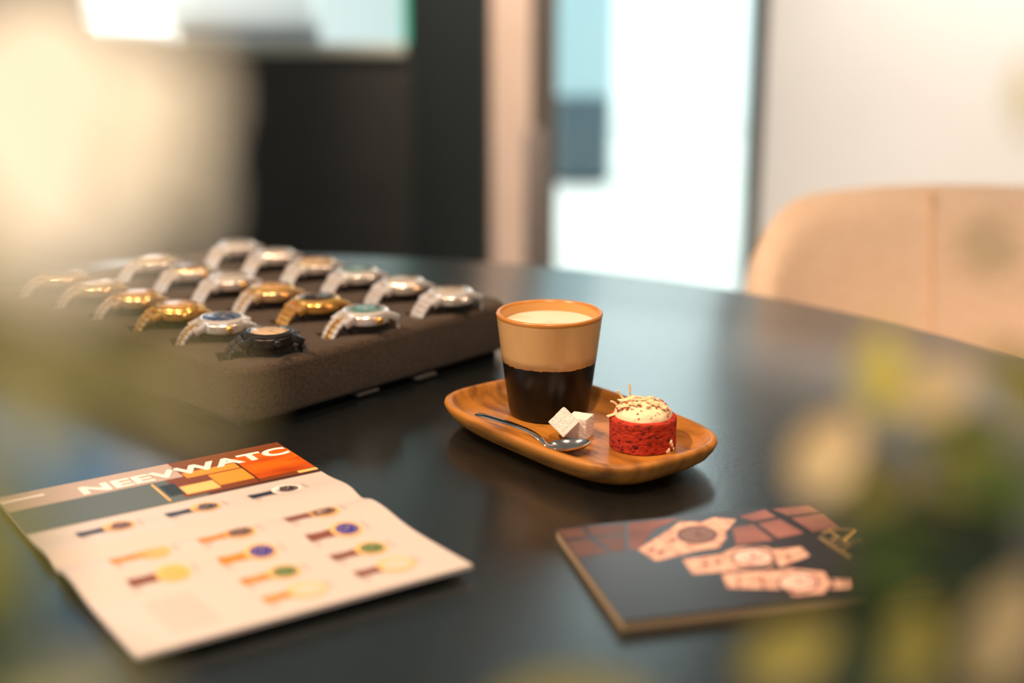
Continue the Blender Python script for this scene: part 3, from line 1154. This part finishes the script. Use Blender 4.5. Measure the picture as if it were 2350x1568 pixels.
def disc(mb, cx, cy, rx, ry, mi, z=0.0, n=24, r0=0.0):
    if r0 > 0:
        vs = [(cx + rx * q * math.cos(6.28319 * k / n), cy + ry * q * math.sin(6.28319 * k / n), z) for q in (r0, 1) for k in range(n)]
        mb.add(vs, [(k, n + k, n + (k + 1) % n, (k + 1) % n) for k in range(n)], mi)
    else:
        mb.add([(cx + rx * math.cos(6.28319 * k / n), cy + ry * math.sin(6.28319 * k / n), z) for k in range(n)], [tuple(range(n))], mi)


def ink(name, r, g, b, **kw):
    return mat('ink_' + name, rgb(r, g, b), 0.4, **kw)


# header photograph, in strips
I_grey, I_slate = ink('warm_grey', 186, 168, 160), ink('slate', 92, 104, 104)
I_brown = ink('brown', 120, 62, 30)
I_orange = ink('orange', 232, 104, 10, noise=(rgb(150, 52, 6), (18, 60, 10), 2, 0.40, 0.75))
I_gold = ink('amber', 236, 150, 52)
I_cream = ink('cream', 248, 196, 120)
I_dk = ink('dark_brown', 66, 34, 20)
I_navy = ink('navy', 40, 52, 58)
I_white = ink('white', 250, 240, 236)
HT0, HT1 = 0.0600, 0.1335
h = MB()
grid_poly(h, 0.0, 0.118, 0.103, HT1, 0, 2)
grid_poly(h, 0.0, 0.105, HT0 + 0.004, 0.103, 1, 2)
grid_poly(h, 0.105, MW, HT0 + 0.004, 0.103, 2, 2)
grid_poly(h, 0.0, 0.12, HT0, HT0 + 0.004, 1, 2)
grid_poly(h, 0.12, MW, HT0, HT0 + 0.004, 5, 2)
grid_poly(h, 0.118, MW, 0.103, HT1, 2, 2)
h.v = [(p[0], p[1], p[2]) for p in h.v]
on_page(h)
hdr = h.build('header_photo', [I_grey, I_slate, I_brown, I_orange, I_gold, I_dk], page_b, smooth=False)
for (nm_, x0, x1, y0, y1, im) in (('orange_wall_print', 0.160, MW, 0.070, 0.118, I_orange), ('amber_panel_print', 0.133, 0.1583, 0.073, 0.096, I_gold), ('amber_panel_print', 0.119, 0.158, 0.098, 0.109, I_gold),
                                  ('pale_figure_print', 0.108, 0.132, 0.069, 0.085, I_cream), ('navy_corner_print', 0.097, 0.1075, 0.072, 0.094, I_navy), ('dark_line_print', 0.1585, 0.1598, 0.066, 0.118, I_dk),
                                  ('dark_line_print', 0.1322, 0.1328, 0.070, 0.088, I_dk), ('pale_line_print', 0.0935, 0.095, 0.064, 0.100, I_cream), ('white_bar_print', 0.0, 0.028, 0.120, 0.124, I_white),
                                  ('pale_glint_print', 0.188, MW, 0.0645, 0.0690, I_cream)):
    h = MB()
    grid_poly(h, x0, x1, y0, y1, 0, 2)
    on_page(h, 0.0004)
    h.build(nm_, im, hdr, smooth=False)


def text_mesh(s, size, xscale=1.0, offset=0.0, shear=0.0):
    cu = bpy.data.curves.new('lettering', 'FONT')
    cu.body = s
    cu.size = size
    cu.offset = offset
    cu.shear = shear
    cu.space_character = 1.05
    ob = bpy.data.objects.new('lettering', cu)
    COL.objects.link(ob)
    bpy.context.view_layer.update()
    me = bpy.data.meshes.new_from_object(ob.evaluated_get(bpy.context.evaluated_depsgraph_get()))
    bpy.data.objects.remove(ob)
    mb_ = MB()
    mb_.add([(v.co.x * xscale, v.co.y, 0) for v in me.vertices], [tuple(p.vertices) for p in me.polygons])
    return mb_


tx = text_mesh('NEEVWATC', 0.0205, 1.0, 0.0009)
wmax = max(v[0] for v in tx.v)
wmin = min(v[0] for v in tx.v)
k = (MW - 0.0015 - 0.050) / (wmax - wmin)
tx.v = [((v[0] - wmin) * k + 0.050, v[1] + 0.1065, 0) for v in tx.v]
on_page(tx, 0.0006)
tx.build('title_lettering', I_white, hdr, smooth=False)

# small watch pictures
I_ogold = ink('gold_strap', 226, 150, 60, noise=(rgb(188, 112, 40), (300, 300, 10), 1, 0.4, 0.6))
I_gold2 = ink('gold_case', 240, 190, 120)
I_brs = ink('brown_strap', 128, 78, 66)
I_nav2 = ink('navy_strap', 34, 40, 62)
I_blu = ink('blue_dial', 52, 52, 140)
I_grn = ink('green_dial', 78, 110, 50)
I_brd = ink('brown_dial', 92, 60, 52)
I_blk = ink('black_dial', 44, 40, 48)
I_tan = ink('pale_gold_dial', 226, 176, 96)
I_pk = ink('pearl_dial', 226, 198, 182)
I_gtx = ink('grey_text', 178, 156, 150)


def picture(parent, s0, t0, strap, dial, steel=False, big=1.0):
    m = MB()
    # strap: wide at the buckle end, waisted, widening to the lugs
    n = 6
    for i in range(n):
        xa, xb = s0 + 0.021 * i / n, s0 + 0.021 * (i + 1) / n
        wf = lambda q: 0.0042 + 0.0012 * abs(q - 0.45) * 2
        wa, wb_ = wf(i / n), wf((i + 1) / n)
        m.add([(xa, t0 - wa, 0), (xb, t0 - wb_, 0), (xb, t0 + wb_, 0), (xa, t0 + wa, 0)], [(0, 1, 2, 3)], 0)
    cx = s0 + 0.0265
    disc(m, cx, t0, 0.0102 * big, 0.0102 * big, 1, 0.0001)
    disc(m, cx + 0.0005, t0, 0.0077 * big, 0.0077 * big, 2, 0.0002)
    for q in range(12):
        a = q * math.pi / 6
        M = Matrix.Translation((cx + 0.0005, t0, 0.0003)) @ Matrix.Rotation(a, 4, 'Z')
        m.add([M @ Vector(p) for p in ((0.005, -0.0003, 0), (0.0068, -0.0003, 0), (0.0068, 0.0003, 0), (0.005, 0.0003, 0))], [(0, 1, 2, 3)], 3)
    for a in (50, 170):
        M = Matrix.Translation((cx + 0.0005, t0, 0.0003)) @ Matrix.Rotation(R(a), 4, 'Z')
        m.add([M @ Vector(p) for p in ((0, -0.0003, 0), (0.004, -0.0002, 0), (0.004, 0.0002, 0), (0, 0.0003, 0))], [(0, 1, 2, 3)], 3)
    # small caption lines beside the picture
    for dy, x0, x1 in ((0.0085, 0.036, 0.0385),):
        grid_poly(m, s0 + 0.0395, s0 + 0.0405, t0 - 0.006, t0 + 0.006, 4, 1, 2)
    grid_poly(m, s0 + 0.001, s0 + 0.0018, t0 - 0.013, t0 - 0.0065, 4, 1, 2)
    grid_poly(m, s0 + 0.0035, s0 + 0.0043, t0 - 0.011, t0 - 0.0065, 4, 1, 2)
    on_page(m)
    m.build('watch_picture', [strap, (I_white if steel else I_gold2), dial, I_pk, I_gtx], parent, smooth=False)


for q in range(3):
    picture(page_b, 0.0245 + 0.0575 * q, 0.0385, I_nav2, I_brd if q == 0 else I_blk, steel=(q == 2))
T = [-0.0185, -0.0500, -0.0825, -0.1135]
picture(page_f, 0.0265, T[0], I_ogold, I_tan)
picture(page_f, 0.0265, T[1], I_brs, I_tan)
for q, (t, dl) in enumerate(zip(T, (I_brd, I_blu, I_grn, I_pk))):
    picture(page_f, 0.0815, t, I_ogold, dl, big=1.0 if q < 3 else 1.12)
    picture(page_f, 0.1400, t + 0.002, I_brs, dl, big=1.0 if q < 3 else 1.12)
m = MB()
for q in range(11):
    x = 0.0255 + q * 0.0026
    grid_poly(m, x, x + 0.0008, -0.125, -0.079 + 0.003 * (q % 3), 0, 1, 6)
on_page(m)
m.build('text_block', mat('ink_text', rgb(206, 184, 172), 0.4), page_f, smooth=False)

# ------------------------------------------------------------------ closed catalogue
BL = Vector((0.0595, 0.701, TT))
BA = math.atan2(0.2436, 0.97)
BW, BH, BT = 0.203, 0.132, 0.0062
cat = empty('closed_catalogue', BL, BA)
tag(cat, 'closed catalogue with three watches on its dark cover', 'catalogue')
M_edge = mat('cream_page_edges', (0.52, 0.36, 0.21), 0.7, noise=((0.44, 0.29, 0.16), (4, 4, 2500), 2, 0.4, 0.6))
MB().box((BW / 2, BH / 2, (BT - 0.0006) / 2), (BW - 0.001, BH - 0.001, BT - 0.0006)).build('page_block', M_edge, cat, smooth=False)
M_cover = mat('glossy_dark_cover', (0.020, 0.019, 0.020), 0.28, spec=0.5, noise=((0.034, 0.026, 0.026), (9, 9, 9), 2, 0.4, 0.7))
cov = MB().box((BW / 2, BH / 2, BT - 0.0003), (BW, BH, 0.0006)).build('cover', M_cover, cat, smooth=False)
ZC = BT + 0.0001


def cover_pt(px, py):
    d = P(px, py, BT) - BL
    c_, s_ = math.cos(BA), math.sin(BA)
    x, y = d.x * c_ + d.y * s_, -d.x * s_ + d.y * c_
    return (min(max(x, 0.0006), BW - 0.0006), min(max(y, 0.0006), BH - 0.0006), ZC)


def cover_poly(mb, pts, mi=0, dz=0.0):
    mb.add([Vector(cover_pt(*p)) + Vector((0, 0, dz)) for p in pts], [tuple(range(len(pts)))], mi)


I_tile = ink('rose_tile', 150, 96, 84, noise=(rgb(104, 66, 60), (30, 30, 30), 2, 0.35, 0.7))
I_tile2 = ink('dull_tile', 96, 66, 56)
tiles = MB()
for pl, mi in (([(1258, 1219), (1335, 1212), (1350, 1232), (1272, 1240)], 1), ([(1345, 1211), (1430, 1203), (1436, 1224), (1362, 1231)], 1),
               ([(1285, 1246), (1352, 1238), (1400, 1270), (1310, 1280)], 1), ([(1366, 1236), (1432, 1229), (1436, 1262), (1408, 1268)], 1),
               ([(1440, 1202), (1560, 1190), (1500, 1216), (1470, 1260), (1446, 1262)], 0), ([(1695, 1186), (1755, 1170), (1782, 1187), (1730, 1197)], 0), ([(1772, 1169), (1855, 1162), (1880, 1177), (1808, 1184)], 0),
               ([(1738, 1202), (1790, 1192), (1845, 1224), (1785, 1236)], 0), ([(1815, 1189), (1888, 1181), (1925, 1212), (1865, 1222)], 0),
               ([(1680, 1212), (1728, 1204), (1775, 1240), (1690, 1252)], 0), ([(2060, 1345), (2110, 1322), (2185, 1337), (2100, 1352)], 1)):
    tiles = MB()
    cover_poly(tiles, pl, 0)
    tiles.build('tile_print', [I_tile, I_tile2][mi], cov, smooth=False)
I_wpk = ink('rose_watch', 232, 186, 162, noise=(rgb(196, 142, 122), (160, 160, 10), 2, 0.4, 0.65))
I_wpd = ink('rose_watch_dial', 238, 200, 186, noise=(rgb(200, 150, 138), (120, 120, 10), 2, 0.45, 0.7))
I_wdd = ink('dark_watch_dial', 128, 96, 86)
I_wsh = ink('watch_outline', 92, 62, 56)


def cover_watch(strap1, body, strap2, dial, dmat, links):
    m = MB()
    cover_poly(m, strap1, 0)
    cover_poly(m, strap2, 0)
    cover_poly(m, body, 0, 0.00012)
    (cx, cy, rx, ry) = dial
    ring = [(cx + (rx + 7) * math.cos(q * 6.28319 / 28), cy + (ry + 4) * math.sin(q * 6.28319 / 28)) for q in range(28)]
    cover_poly(m, ring, 2, 0.0002)
    cover_poly(m, [(cx + rx * math.cos(q * 6.28319 / 28), cy + ry * math.sin(q * 6.28319 / 28)) for q in range(28)], 1, 0.0003)
    for (a, b, c, d) in links:
        cover_poly(m, [a, b, c, d], 2, 0.0002)
    cover_poly(m, [(cx - 2, cy - ry * 0.6), (cx + 2, cy - ry * 0.6), (cx + 3, cy + 2), (cx - 3, cy + 2)], 2, 0.0004)
    cover_poly(m, [(cx, cy - 1), (cx + rx * 0.55, cy + 3), (cx + rx * 0.55, cy + 5), (cx, cy + 2)], 2, 0.0004)
    m.build('watch_print', [I_wpk, dmat, I_wsh], cov, smooth=False)


cover_watch([(1464, 1262), (1540, 1214), (1610, 1262), (1506, 1288)], [(1530, 1222), (1560, 1198), (1640, 1200), (1668, 1232), (1650, 1258), (1560, 1270)],
            [(1612, 1198), (1640, 1188), (1690, 1193), (1660, 1228)], (1600, 1229, 40, 17), I_wdd,
            [((1486, 1262), (1500, 1258), (1504, 1263), (1490, 1267)), ((1508, 1268), (1520, 1264), (1526, 1269), (1512, 1273)), ((1536, 1240), (1548, 1236), (1553, 1241), (1541, 1245))])
cover_watch([(1566, 1285), (1672, 1270), (1690, 1310), (1590, 1318)], [(1660, 1270), (1690, 1257), (1760, 1256), (1790, 1272), (1770, 1300), (1690, 1308)],
            [(1775, 1262), (1838, 1256), (1858, 1276), (1788, 1302)], (1727, 1281, 44, 19), I_wpd,
            [((1612, 1294), (1624, 1292), (1628, 1299), (1616, 1301)), ((1640, 1289), (1652, 1287), (1656, 1294), (1644, 1296)), ((1800, 1276), (1812, 1274), (1816, 1281), (1804, 1283))])
cover_watch([(1656, 1318), (1780, 1308), (1800, 1352), (1670, 1350)], [(1770, 1316), (1810, 1306), (1890, 1314), (1906, 1340), (1890, 1362), (1820, 1368)],
            [(1905, 1330), (1948, 1330), (1952, 1350), (1905, 1352)], (1832, 1338, 42, 20), I_wpd,
            [((1690, 1330), (1694, 1324), (1700, 1348), (1694, 1350)), ((1742, 1322), (1748, 1320), (1756, 1348), (1750, 1350)), ((1908, 1332), (1912, 1332), (1914, 1350), (1909, 1350))])
# gold line emblem with lettering below it
I_logo = ink('pale_gold_line', 206, 168, 96)
m = MB()
zx = lambda X, Y: (1800 + X * 0.17872, 1160 + Y * 0.17872)
for a, b, w in (((560, 315), (910, 320), 8), ((560, 310), (840, 530), 8), ((900, 325), (745, 460), 34), ((490, 365), (560, 335), 14), ((650, 490), (980, 455), 6), ((600, 455), (660, 425), 16), ((735, 560), (800, 530), 10),
                ((1185, 690), (1390, 702), 7), ((750, 460), (560, 330), 6)):
    d = Vector((b[0] - a[0], b[1] - a[1]))
    nn = Vector((-d.y, d.x)).normalized() * w / 2
    cover_poly(m, [zx(a[0] + nn.x, a[1] + nn.y), zx(b[0] + nn.x, b[1] + nn.y), zx(b[0] - nn.x, b[1] - nn.y), zx(a[0] - nn.x, a[1] - nn.y)])
for q in range(11):
    t = q / 10
    ax, ay = 440 + 350 * t, 430 + 240 * t
    cover_poly(m, [zx(ax, ay - 8), zx(ax + 52, ay - 22), zx(ax + 54, ay - 12), zx(ax + 4, ay + 4)])
m.build('gold_emblem', I_logo, cov, smooth=False)

# ------------------------------------------------------------------ plants close to the lens
CR_, CU_, CF_ = Vector((1, 0, 0)), Vector((0, SP, CP)), Vector((0, CP, -SP))


def leaf_mesh(ln, wd, mt, fold=0.15, droop=0.12):
    m = MB()
    n, k = 12, 6
    for i in range(n + 1):
        t = i / n
        w = wd / 2 * (math.sin(math.pi * t ** 0.85) ** 0.75 if 0 < t < 1 else 0.0)
        w = max(w, wd * 0.012)
        for j in range(k + 1):
            q = 2 * j / k - 1
            m.v.append((ln * t, w * q, fold * abs(w * q) - droop * ln * (t - 0.5) ** 2))
    for i in range(n):
        for j in range(k):
            m.f.append((i * (k + 1) + j, (i + 1) * (k + 1) + j, (i + 1) * (k + 1) + j + 1, i * (k + 1) + j + 1))
            m.m.append(0)
    return m.mesh('leaf', mt, True, 80)


LM = {k: leaf_mat('leaf_' + k, c, t) for k, c, t in (('cream', (0.82, 0.79, 0.68), 0.3), ('pale', (0.54, 0.46, 0.18), 0.3), ('buff', (0.44, 0.34, 0.17), 0.3), ('yellow', (0.42, 0.37, 0.04), 0.3), ('olive', (0.24, 0.21, 0.03), 0.3),  # cream base colour carries the strong light on the nearest leaves
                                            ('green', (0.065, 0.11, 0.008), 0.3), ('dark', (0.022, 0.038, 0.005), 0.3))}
M_stem = mat('green_stem', (0.10, 0.11, 0.03), 0.6)
M_pot = mat('grey_plant_pot', (0.35, 0.34, 0.32), 0.6)
M_soil = mat('potting_soil', (0.03, 0.02, 0.014), 0.95, bump=((90, 90, 90), 0.8, 0.006, 3))


def plant(name, label, pot_xy, leaves, spread=1.0):
    root = empty(name, (pot_xy[0], pot_xy[1], TT))
    tag(root, label, 'plant')
    o = root.location
    MB().lathe([(0.0, 0.0), (0.036, 0.0), (0.040, 0.003), (0.048, 0.085), (0.051, 0.088), (0.051, 0.100), (0.047, 0.100), (0.044, 0.082), (0.0, 0.082)], 40).build('pot', M_pot, root)
    MB().lathe([(0.0, 0.086), (0.0455, 0.085)], 32).build('soil', M_soil, root)
    for (px, py, dep, lpx, wpx, ang, kind, tiltu) in leaves:
        dep *= spread
        ln, wd = lpx / FPX * dep, wpx / FPX * dep
        c = D(px, py, dep)
        a = (CR_ * math.cos(R(ang)) + CU_ * math.sin(R(ang)))
        nrm = (-CF_ + Vector((0, 0, 1)) * tiltu).normalized()
        a = (a - nrm * a.dot(nrm)).normalized()
        b = nrm.cross(a)
        st_ = c - a * ln / 2
        lf = link('leaf', leaf_mesh(ln, wd, LM[kind]), root)
        M = Matrix((a, b, nrm)).transposed().to_4x4()
        lf.matrix_basis = Matrix.Translation(st_ - o) @ M
        # stem from the pot to the leaf base
        p0 = Vector((random.uniform(-0.015, 0.015), random.uniform(-0.015, 0.015), 0.084))
        p2 = st_ - o
        p1 = Vector((p0.x * 1.5, p0.y * 1.5, p2.z * 0.85 + 0.02))
        q = [p0 * (1 - t) ** 2 + 2 * p1 * t * (1 - t) + p2 * t * t for t in [i / 10 for i in range(11)]]
        MB().tube(q, [0.0014 - 0.0008 * i / 10 for i in range(11)], 6).build('stem', M_stem, root)
        # further leaves along the stem, where it stands clear of the picture
        for t in (0.30, 0.45, 0.60, 0.75):
            w = q[int(t * 10)]
            rel = w + o - Vector((0, 0, TT + CH))
            zc = rel.dot(CF_)
            if zc > 0.02:
                u_, v_ = 1175 + FPX * rel.x / zc, 784 - FPX * rel.dot(CU_) / zc
                mg = 0.05 * FPX / zc
                if -mg < u_ < 2350 + mg and -mg < v_ < 1568 + mg:
                    continue
            elif rel.length < 0.12:
                continue
            lf = link('leaf', EXTRA[random.choice(('green', 'dark', 'olive'))], root)
            lf.location = w
            lf.rotation_euler = (random.uniform(-0.5, 0.5), random.uniform(-0.7, 0.1), random.uniform(0, 6.28))
    return root


EXTRA = {k: leaf_mesh(0.030, 0.017, LM[k]) for k in ('green', 'dark', 'olive')}
plant('potted_plant', 'blurred potted plant with olive leaves, some coloured as brightly lit, at the left foreground', (-0.16, 0.13), [
    (90, 270, 0.20, 1050, 500, -76, 'cream', 0.9),
    (320, 310, 0.21, 640, 290, -95, 'cream', 0.8),
    (340, 430, 0.20, 360, 230, -62, 'cream', 0.7),
    (-90, 560, 0.20, 360, 300, -50, 'pale', 0.8),
    (165, 850, 0.205, 780, 290, -15, 'pale', 0.9),
    (-120, 1230, 0.22, 560, 300, -30, 'yellow', 0.4),
    (-60, 1440, 0.22, 520, 260, 60, 'green', 0.2),
    (150, 1620, 0.22, 420, 160, 10, 'pale', 0.8),
    (60, 1030, 0.23, 300, 120, -70, 'pale', 0.6),
])
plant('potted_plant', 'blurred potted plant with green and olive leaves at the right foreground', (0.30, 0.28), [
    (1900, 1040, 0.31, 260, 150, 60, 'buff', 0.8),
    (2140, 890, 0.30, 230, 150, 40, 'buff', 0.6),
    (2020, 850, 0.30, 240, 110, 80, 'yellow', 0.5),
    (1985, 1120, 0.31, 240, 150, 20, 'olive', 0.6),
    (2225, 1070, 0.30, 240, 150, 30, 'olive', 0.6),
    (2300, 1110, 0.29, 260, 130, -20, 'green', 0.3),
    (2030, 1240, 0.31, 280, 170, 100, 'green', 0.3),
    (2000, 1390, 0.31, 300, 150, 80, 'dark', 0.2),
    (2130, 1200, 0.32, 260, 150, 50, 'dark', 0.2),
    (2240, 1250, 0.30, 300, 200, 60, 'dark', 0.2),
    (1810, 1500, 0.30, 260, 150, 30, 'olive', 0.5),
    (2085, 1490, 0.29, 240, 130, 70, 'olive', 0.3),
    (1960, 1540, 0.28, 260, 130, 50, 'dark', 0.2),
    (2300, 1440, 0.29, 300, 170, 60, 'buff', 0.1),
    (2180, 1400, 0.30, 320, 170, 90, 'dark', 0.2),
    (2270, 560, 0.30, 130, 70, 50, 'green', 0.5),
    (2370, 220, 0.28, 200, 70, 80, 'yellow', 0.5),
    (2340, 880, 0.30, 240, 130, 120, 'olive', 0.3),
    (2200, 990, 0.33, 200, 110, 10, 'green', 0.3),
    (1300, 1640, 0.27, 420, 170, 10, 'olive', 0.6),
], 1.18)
